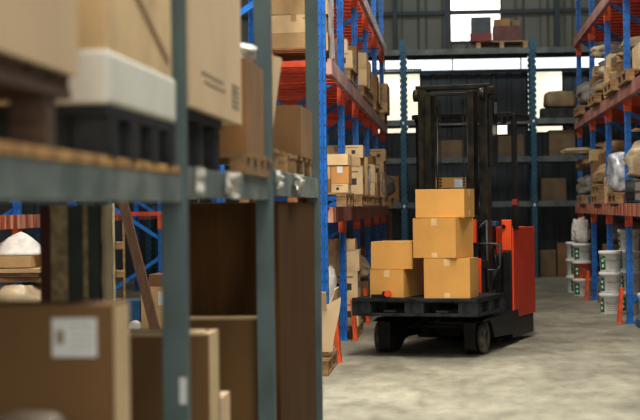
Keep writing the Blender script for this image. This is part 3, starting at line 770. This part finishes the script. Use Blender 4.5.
mb.build('wire_mesh', DARKSTEEL, r); MB().mm(-.41, .41, -.44, .44, .03, .25).build('crate_filling', SACKG, r)
sack('big cream plastic bag bulging over wire crate on right rack', 2.36, 19.12, z1+.262, .88, .95, .47, 51, SACKC, 0, .2, .42, None, 'bulk_bag', .25, 4)
for i in range(2):
    b = MB().mm(-.3, .4, -.06, .06, 0, .03).build('timber_board', WOOD, None, .003, (2.3, 18.95+.25*i, z1+.80), -.12+.1*i); tag(b, ('near', 'far')[i] + ' timber board lying on the big cream bag, right rack', 'board')
# ---- RIGHT RACK, level 2
rp('wooden pallet on right rack second level, nearest bay', 2.38, 19.15, z2)
carton('beige carton at right edge, right rack second level nearest bay', 2.05, 2.8, 18.8, 19.55, zp2, .3, PALE, 0, True)
rp('wooden pallet on right rack second level, under tan sack heap near side', 2.36, 20.7, z2)
rp('wooden pallet on right rack second level, under tan sack heap far side', 2.36, 23.1, z2)
carton('brown carton at the base of tan sack heap, right rack second level', 1.98, 2.6, 20.25, 20.7, zp2, .2, BROWN, 0, True)
heap('tan sacks near side', 'tan paper sack in the heap nearest the second right upright, second level',
     ((2.25, 21.0, 0, .62, .48, .2), (2.22, 21.0, .215, .5, .46, .18), (2.28, 20.46, .205, .6, .42, .16), (2.3, 20.48, .38, .55, .4, .14), (2.5, 21.0, .41, .4, .4, .15)), zp2, (SACKB, SACKC, SACKB, SACKC), 60)
heap('tan sacks far side', 'tan paper sack in second bay heap, right rack second level',
     ((2.2, 22.82, 0, .6, .46, .18), (2.25, 23.36, 0, .7, .46, .24), (2.2, 22.82, .225, .5, .44, .16), (2.3, 23.36, .295, .6, .46, .2), (2.2, 22.78, .47, .45, .34, .14), (2.1, 23.34, .53, .4, .4, .16)), zp2, (SACKB, SACKG, SACKC), 70)
carton('tan carton with black squares beside the sack heap, right rack second level', 1.92, 2.5, 21.28, 21.75, z2, .36, BEIGE, 0, True, 2)
carton('small pale carton on the black squared carton, right rack second level', 1.95, 2.4, 21.3, 21.7, z2+.362, .17, PALE, .04, True, 1)
carton('brown carton behind the second bay sack heap, right rack second level', 1.95, 2.6, 23.72, 24.3, z2, .44, BROWN, 0, True, 2)
carton('flat beige carton on brown one behind second bay heap, right rack second level', 1.97, 2.5, 23.75, 24.25, z2+.442, .14, BEIGE, -.03, True, 1)
rp('wooden pallet on right rack second level, last bay', 2.36, 25.9, z2)
sack('dark brown bundle in the last bay, right rack second level', 2.25, 25.7, zp2, .75, .7, .38, 66, SACKG, 0, .2, .5)
carton('dim brown carton at far end in last bay, right rack second level', 2.0, 2.6, 26.1, 26.44, zp2, .4, BROWN, 0, True)

# ---- BACK RACK things (depth 32.7 .. 33.7)
def bx(label, px0, px1, pyt, z0, m=DARKBOX, y0=32.8, d=.6, **k):
    x0, x1 = PX(px0, pyt, y0), PX(px1, pyt, y0); zt = PZ((px0+px1)/2, pyt, y0)
    return carton(label, x0, x1, y0, y0+d, z0, max(.06, zt-z0), m, 0, False, **k)
gb = 'boxes on the far teal rack'
pallet('wooden pallet on the top shelf of the far teal rack', PX(501, 38, 33.2), 33.25, 4.424)
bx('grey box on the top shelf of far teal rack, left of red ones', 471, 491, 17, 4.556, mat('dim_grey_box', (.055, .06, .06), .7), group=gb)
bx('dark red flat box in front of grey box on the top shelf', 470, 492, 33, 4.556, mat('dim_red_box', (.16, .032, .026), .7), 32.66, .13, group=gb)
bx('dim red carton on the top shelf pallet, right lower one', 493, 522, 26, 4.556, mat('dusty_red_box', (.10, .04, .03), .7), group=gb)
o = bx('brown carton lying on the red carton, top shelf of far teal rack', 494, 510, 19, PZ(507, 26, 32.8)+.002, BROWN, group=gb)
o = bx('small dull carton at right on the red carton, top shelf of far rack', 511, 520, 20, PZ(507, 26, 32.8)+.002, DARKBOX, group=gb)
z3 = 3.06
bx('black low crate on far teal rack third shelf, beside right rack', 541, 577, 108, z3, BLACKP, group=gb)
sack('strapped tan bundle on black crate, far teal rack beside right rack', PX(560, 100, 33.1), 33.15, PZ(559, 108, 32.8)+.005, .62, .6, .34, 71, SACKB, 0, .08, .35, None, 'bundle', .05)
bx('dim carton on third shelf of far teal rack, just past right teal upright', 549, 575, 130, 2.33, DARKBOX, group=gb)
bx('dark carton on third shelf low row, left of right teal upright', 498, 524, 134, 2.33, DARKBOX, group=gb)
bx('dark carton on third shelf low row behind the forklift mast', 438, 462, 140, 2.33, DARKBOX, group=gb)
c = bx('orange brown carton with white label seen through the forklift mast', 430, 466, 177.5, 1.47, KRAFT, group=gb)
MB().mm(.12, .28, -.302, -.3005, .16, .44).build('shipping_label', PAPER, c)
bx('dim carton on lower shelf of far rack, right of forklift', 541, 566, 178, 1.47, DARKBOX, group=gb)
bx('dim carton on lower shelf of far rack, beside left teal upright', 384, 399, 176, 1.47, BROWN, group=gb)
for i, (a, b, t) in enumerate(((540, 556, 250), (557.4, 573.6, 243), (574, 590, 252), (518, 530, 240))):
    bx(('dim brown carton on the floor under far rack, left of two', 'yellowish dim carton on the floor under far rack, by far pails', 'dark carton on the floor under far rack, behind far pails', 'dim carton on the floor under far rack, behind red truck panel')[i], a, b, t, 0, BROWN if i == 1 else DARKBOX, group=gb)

# ---- grey rack in the foreground
XG = -.851; DG = .78
YG = [2.7, 5.35, 7.93, 10.73]
BG = [(1.422, 1.507), (1.437, 1.537), (1.458, 1.58)]
GR = thing('storage_rack', 'grey green steel rack in the blurred left foreground holding pallets and cartons', 'storage rack', (XG, YG[0], 0))
for k, Y in enumerate(YG):
    for rear in (0, 1):
        x1 = -rear*DG; mb = MB()
        mb.prism([(x1-.08, -.03), (x1, -.03), (x1, .03), (x1-.018, .03), (x1-.018, .026), (x1-.005, .026), (x1-.005, -.025), (x1-.075, -.025), (x1-.075, .026), (x1-.062, .026), (x1-.062, .03), (x1-.08, .03)], 0, 3.2)
        mb.mm(x1-.11, x1+.03, -.06, .06, 0, .008)
        u = mb.build('upright', GREY, GR, .003, (0, Y-YG[0], 0))
        if k == 1 and not rear:
            MB().mm(-.027, -.003, -.0325, -.0305, PZ(186, 405, 5.3), PZ(186, 378, 5.3)).build('upright_sticker', PAPER, u)
for k, (zb, zt) in enumerate(BG):
    y0, y1 = YG[k]-YG[0]+.031, YG[k+1]-YG[0]-.031
    for x in (-.035, -DG-.035):
        MB().prism([(x-.025, zb), (x+.025, zb), (x+.025, zt), (x+.01, zt), (x+.01, zt-.01), (x-.025, zt-.01)], y0, y1, 'y').build('beam', GREYB, GR, .002)
    for q in range(5):
        y = y0 + .3 + (y1-y0-.6)*q/4
        MB().mm(-DG, -.065, y-.03, y+.03, zt-.05, zt-.011).build('cross_bar', GREYB, GR)
for y0, y1, k, sd in ((5.5, 5.62, 1, 23), (6.25, 6.6, 1, 11), (8.02, 8.25, 2, 17), (8.9, 9.4, 2, 19)):
    wrapsheet(GR, XG + .006, y0, y1, BG[k][1]-.085, BG[k][1]+.002, sd, SACKW, 'plastic_scrap')
# upper level, nearest bay
o = MB().mm(XG-.74, XG-.008, 2.8, 5.28, 1.508, 1.534).build('shelf_plank', RUSTWOOD, None, .003); tag(o, 'orange stained plywood board lying on the near grey beam', 'board')
zb = 1.536
z0 = PZ(65, 77, 3.78)
hp = z0 - zb
r = thing('wooden_pallet', 'dark brown worn pallet under the beige carton at upper left', 'pallet', (-1.2, 3.27, zb))
mb = MB()
for i in range(5): y = -.4 + .8*i/4; mb.mm(-.35, .34, y-.07, y+.07, hp-.03, hp-.001)
mb.mm(-.35, .345, -.47, .47, hp-.055, hp-.031)
mb.build('deck_boards', OLDWOOD, r)
for x in (-.3, .3):
    for y in (-.42, .3): MB().mm(x-.04, x+.04, y-.04, y+.04, 0, hp-.056).build('block', OLDWOOD, r, 0)
carton('beige carton on dark brown pallet at the upper left corner', -1.55, -.846, 3.0, 3.78, z0, .6, CREAMBOX, 0, False, 0, None)
zf = PZ(99, 104, 4.15); hb = zf - zb
r = thing('plastic_pallet', 'black plastic pallet under white foam block on the near grey shelf', 'pallet', (-1.1, 4.67, zb))
MB().mm(-.25, .245, -.51, .5, hb-.03, hb-.001).build('deck', BLACKP, r, .003)
for x in (-.2, .195):
    for y in (-.44, -.15, .15, .43): MB().mm(x-.05, x+.05, y-.06, y+.06, 0, hb-.031).build('block', BLACKP, r, .003)
MB().mm(-.15, .14, -.5, -.46, 0, hb-.031).build('end_board', BLACKP, r, .002)
MB().mm(-.245, -.235, -.5, .49, .0, hb-.032).build('cross_rail', BLACKP, r, .002)
hf = PZ(99, 49, 4.15) - zf
o = MB().mm(-.25, .248, -.52, .5, 0, hf).build('foam_block', FOAM, None, .012, (-1.1, 4.67, zf), 0, 3); tag(o, 'white foam block with plastic film on black pallet, near grey shelf', 'foam block')
MB().blob(.46, .3, .03, 8, .4, 6).build('plastic_film', WRAP, o, 0, (0, -.2, hf)) if False else None
c = carton('cream carton with a dark strap on white foam block, near grey shelf', -1.36, -.86, 4.17, 5.14, zf+hf+.001, .5, PALE, 0, False, 0, None)
MB().bar((.251, -.40, .27), (.251, .42, .045), .02, .003, 0, (1, 0, 0)).build('strap', BROWN, c)
MB().mm(-.26, -.2, -.487, -.4855, .02, .1).build('dark_smudge', FADEINK, c) if False else None
# second bay
zc = 1.539; zt = PZ(243, 125, 6.79); hb = zt - zc
r = thing('plastic_pallet', 'black plastic pallet legs under the big beige carton, middle grey shelf', 'pallet', (-1.18, 5.95, zc))
MB().mm(-.3, .3, -.5, .45, hb-.035, hb-.001).build('deck', BLACKP, r, .003)
for x in (-.22, .235):
    for y in (-.38, -.05, .36): MB().mm(x-.06, x+.06, y-.06, y+.06, 0, hb-.036).build('block', BLACKP, r, .003)
c = carton('big beige carton with faint grey print between first and second grey posts', -1.42, -.852, 5.47, 6.79, zt, .66, CREAMBOX, 0, False, 0, None)
mk = MB()
for (a, b, q0, q1) in ((-.42, .12, .125, .136), (-.36, .17, .098, .108)): mk.mm(.284, .2855, a, b, q0, q1)
for i in range(5): mk.mm(.284, .2855, .36, .58, .055+.02*i, .068+.02*i)
mk.build('printed_text', FADEINK, c)
carton('brown carton beyond the big beige one, middle grey shelf', -1.36, -.865, 7.05, 7.7, zc+.093, .4, BROWN, 0, False, 0, None)
r = thing('wooden_pallet', 'low pale wooden pallet under the brown carton, middle grey shelf', 'pallet', (-1.15, 7.35, zc))
mb = MB()
for i in range(4): y = -.37 + .76*i/3; mb.mm(-.32, .31, y-.06, y+.06, .07, .092)
mb.build('deck_boards', WOOD, r)
for x in (-.26, .265): MB().mm(x-.035, x+.035, -.44, .45, 0, .069).build('stringer', WOOD, r)
sack('torn white plastic film on top of brown carton beside second grey post', -1.0, 7.4, zc+.494, .25, .35, .11, 81, SACKW, 0, .3, .6)
# third bay
zd = 1.582
r = thing('wooden_pallet', 'pale wooden pallet on far grey shelf just before the blue rack', 'pallet', (-1.2, 9.35, zd))
mb = MB()
for i in range(7): y = -1.0 + 2.0*i/6; mb.mm(-.34, .33, y-.06, y+.06, .088, .108)
mb.build('deck_boards', WOOD, r)
for x in (-.29, .285):
    for y in (-1.0, -.5, 0, .5, 1.0): MB().mm(x-.04, x+.04, y-.05, y+.05, 0, .087).build('block', WOOD, r)
carton('brown cardboard carton on pale pallet, far grey shelf', -1.5, -.868, 9.6, 10.4, zd+.109, PZ(290, 105, 9.6)-zd-.109, BROWN, 0, False, 0, None)
def Q(px, py): return P(px, py, 8.2)
pz = [Q(262, 168), Q(270, 168), Q(272, 135), Q(277, 95), Q(282, 58), Q(262, 52)]
o = MB().prism([(x, max(z, zd+.109)) for x, z in pz], 8.2, 8.21, 'y').build('cardboard_sheet', CREAMBOX); tag(o, 'torn cream cardboard sheet standing behind second grey post', 'cardboard sheet')
pz = [P(252, 52, 8.6), P(290, 45, 8.6), P(291, 53, 8.6), P(276, 62, 8.6), P(252, 66, 8.6)]
# floor of the grey rack
yf = 4.16; x1 = PX(113, 350, yf); x0 = x1 - .6; hc = PZ(60, 305, yf)
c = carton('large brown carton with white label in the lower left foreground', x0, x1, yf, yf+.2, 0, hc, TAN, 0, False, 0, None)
cx, cy = (x0+x1)/2, yf + .1
lb = MB().mm(PX(52, 337, yf)-cx, PX(97, 337, yf)-cx, -.1015, -.1005, PZ(75, 357, yf), PZ(75, 318, yf), 0)
xx = PX(56, 337, yf)-cx
lb.mm(xx, xx+.022, -.102, -.1016, PZ(75, 344, yf), PZ(75, 330, yf), 1)
for q in range(5): lb.mm(xx+.034, xx+.094, -.102, -.1016, PZ(75, 350-6*q, yf), PZ(75, 349-6*q, yf), 1)
lb.build('shipping_label', [PAPER, FADEINK], c)
MB().mm(.302, .3035, -.098, .098, .4, hc-.005).build('lit_side_face', TANLIGHT, c)  # paler colour paints the light falling on the carton's aisle side
r = thing('wrapped_package', 'carton wrapped in shiny clear plastic at the bottom left corner', 'package', (PX(25, 400, 3.75), 3.72, 0))
MB().blob(.33, .3, .895, 9, .04, 5, .25, 30, 18).build('package_body', TAN, r)
MB().blob(.35, .32, .92, 10, .09, 7, .3, 40, 30).build('plastic_wrap', mat('thin_clear_film', (.7, .66, .58), .15, 0, .2, 14, .6, (.95, .92, .86), None, 0, .4, .7, 6, 0, .22), r)
yo = 6.1; x0 = PX(127, 350, yo); x1 = PX(208, 350, yo)
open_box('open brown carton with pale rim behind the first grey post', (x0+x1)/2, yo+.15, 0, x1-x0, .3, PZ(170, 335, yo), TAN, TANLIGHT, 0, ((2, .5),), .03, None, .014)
carton('small pale carton between open brown carton and the tall one, low on floor', -1.15, PX(218, 400, 6.5), 6.5, 6.85, 0, PZ(222, 398, 6.6), CREAMBOX, 0, False, 0, None)
x0 = PX(168, 350, 8.02); x1 = PX(261, 350, 7.99)
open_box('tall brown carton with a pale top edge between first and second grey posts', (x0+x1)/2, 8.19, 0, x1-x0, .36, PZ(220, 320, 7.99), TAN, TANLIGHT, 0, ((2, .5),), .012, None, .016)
x0 = PX(176, 300, 8.4); x1 = -.875
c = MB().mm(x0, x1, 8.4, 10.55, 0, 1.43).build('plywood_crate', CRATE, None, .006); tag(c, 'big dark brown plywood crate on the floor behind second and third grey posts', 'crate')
# upright boards behind the labelled carton
bd = 6.75
for i, (a, b, m, n, lab) in enumerate(((40, 50, PANELRED, 'board', 'crimson edged board, leftmost of the upright boards behind the labelled carton'),
    (50.4, 68, PANELTAN, 'board', 'thick speckled tan board standing beside the crimson board'),
    (68.4, 82, PANELDK, 'board', 'dark green grey board standing right of the speckled board'),
    (82.4, 88, PANELTAN, 'board', 'thin tan board standing between two dark boards'),
    (88.4, 100, PANELDK, 'board', 'dark grey board standing beside the cream foam sheet'),
    (100.6, 107, PANELCR, 'foam sheet', 'wavy cream foam sheet, rightmost of the upright boards'))):
    x0, x1 = PX(a, 250, bd), PX(b, 250, bd); mb = MB()
    if m is PANELCR:
        nn = 24; vs = []
        for j in range(nn+1):
            z = 1.42*j/nn; wv = .003*math.sin(j*1.9)
            vs += [(x0+.004+wv, bd, z), (x1-.004+wv, bd, z), (x1-.004+wv, bd+.14, z), (x0+.004+wv, bd+.14, z)]
        mb.add(vs, [(4*j+q, 4*j+(q+1) % 4, 4*j+4+(q+1) % 4, 4*j+4+q) for j in range(nn) for q in range(4)] + [(3, 2, 1, 0), (4*nn, 4*nn+1, 4*nn+2, 4*nn+3)])
    else: mb.mm(x0, x1, bd, bd+.2, 0, 1.42)
    o = mb.build('upright_board' if n == 'board' else 'foam_sheet', m, None, .003); tag(o, lab, n, 'boards standing upright behind the labelled carton')
# upright pallet seen edge on, leaning plank
yv = 13.0
x0 = PX(113, 260, yv); x1 = PX(127, 260, yv)
r = thing('wooden_pallet', 'wooden pallet standing on its edge behind the foam sheet', 'pallet', ((x0+x1)/2, yv, 0), R(11.5))
MB().mm(-.055, -.037, 0, .9, 0, 1.45).build('deck_boards', PANELCR, r); MB().mm(.022, .04, 0, .9, 0, 1.45).build('deck_boards', WOOD, r)
for z in (.12, .66, .9, 1.12): MB().mm(-.036, .03, -.02, .1, z-.03, z+.03).build('block', WOOD, r, .01)
p0 = P(122, 205, 12.6); p1 = P(152, 330, 12.3)
k = p1[1]/(p0[1]-p1[1])
foot = (p1[0] + (p1[0]-p0[0])*k, 12.3, 0.0)
o = MB().bar((p0[0], 12.6, p0[1]+.05), foot, .07, .045, 0, (0, 1, 0)).build('leaning_plank', PLANK); tag(o, 'brown wooden plank leaning diagonally between upright pallet and first grey post', 'plank')
# ---- next aisle (seen under the shelf)
yn = 17.6
pallet('wooden pallet under white sacks in the next aisle', -4.5, 16.4, 0)
carton('large brown carton under the sacks in the next aisle', -4.95, -4.1, 16.0, 16.85, .133, .215, BROWN, 0, True, 0, None)
gw = 'white sacks heaped in the next aisle'
sack('cream plastic sack at lower right of the heap in next aisle', -4.2, 16.12, .355, .55, .7, .34, 91, SACKC, 0, .2, .5, gw)
sack('white sack at lower left of the heap in next aisle', -4.76, 16.3, .355, .40, .6, .33, 92, SACKW, .2, .2, .5, gw)
o = None
for i in range(3):
    o = carton(('lowest', 'middle', 'upper')[i] + ' flattened brown cardboard layer between the sacks in next aisle', -4.82, -3.98, 16.05, 16.85, .71+.045*i, .04, (BROWN, OLDWOOD, BEIGE)[i], (.05, -.06, .03)[i], False, 0, 'flattened cardboard between sacks')
carton('beige tray like carton under the top white sack in next aisle', -4.74, -4.12, 16.1, 16.75, .85, .11, BEIGE, .06, False, 0, None)
mb = MB(); nn = 20
vs = []
for j in range(9):
    t = j/8
    for i in range(nn):
        a = 2*PI*i/nn; rad = (1-t)**.75
        n_ = .12*noise.noise(Vector((math.cos(a)*2, math.sin(a)*2, t*3+4)))
        vs.append((.32*(rad+n_*(1-t))*math.cos(a) + .05*t, .3*(rad+n_*(1-t))*math.sin(a), .23*t))
mb.add(vs, [(j*nn+i, j*nn+(i+1) % nn, (j+1)*nn+(i+1) % nn, (j+1)*nn+i) for j in range(8) for i in range(nn)], 0, True)
mb.add(vs[:nn], [tuple(range(nn))[::-1]])
o = mb.build('sack', SACKW, None, 0, (-4.33, 16.45, .965)); tag(o, 'peaked white sack on top of the heap in next aisle', 'sack', gw)
# goods beside the plank in the next aisle
yq = 19.5
c = carton('tan carton with white tag on the floor left of first grey post, next aisle', PX(141, 300, yq), PX(172, 300, yq), yq, yq+.7, 0, PZ(150, 287, yq), BEIGE, 0, False, 0, None)
MB().mm(.02, .17, -.353, -.3505, .28, .44).build('paper_tag', PAPER, c)
carton('brown carton on the tan carton behind the plank, next aisle', PX(148, 280, yq)-.0, PX(172, 280, yq), yq+.05, yq+.6, PZ(150, 287, yq)+.002, .14, BROWN, 0, False, 0, None)
carton('blue plastic box on floor behind the upright pallet, next aisle', PX(124, 310, yq), PX(140, 310, yq), yq, yq+.4, 0, PZ(132, 301, yq), BLUEP, 0, False, 0, None, 'plastic_box')
sack('small white bag before the blue box, next aisle', PX(135, 322, 19.2), 19.2, 0, .14, .12, .12, 99, SACKW)

# ------------------------------------------------------------------ light
def area(name, x, y, z, sx, sy, power, c=(1, .96, .9), rx=0, ry=0):
    d = bpy.data.lights.new(name, 'AREA'); d.shape = 'RECTANGLE'; d.size = sx; d.size_y = sy; d.energy = power; d.color = c
    o = bpy.data.objects.new(name, d); col.objects.link(o); o.location = (x, y, z); o.rotation_euler = (rx, ry, 0); return o
area('overhead_light', .6, 5.0, 7.3, 1.8, 6, 400)
area('overhead_light', .5, 12.3, 7.3, 1.6, 4.5, 640)
area('overhead_light', .5, 20.5, 7.3, 1.2, 4, 70)
area('far_wall_fill', .5, 29.5, 7.2, 6, 1.2, 190, (.9, .97, 1), R(62))  # invented fill, tilted to brighten the far wall
area('overhead_light', -3.3, 14, 7.3, 1.6, 6, 300)
area('overhead_light', -3.3, 23, 7.3, 1.6, 6, 420)  # extra light added to brighten the braced rack end in the next aisle
area('front_fill_light', 1.2, -4.6, 3.2, 6, 4.5, 400, (1, .97, .92), R(90), 0)  # unseen fill added behind the camera for camera-facing sides; no door there
w = bpy.data.worlds.new('world'); sc.world = w; w.use_nodes = True
w.node_tree.nodes['Background'].inputs[0].default_value = (.9, .95, 1, 1)
w.node_tree.nodes['Background'].inputs[1].default_value = .14

sc.view_settings.view_transform = 'Standard'
sc.view_settings.look = 'None'
sc.view_settings.exposure = .22
sc.view_settings.gamma = .87
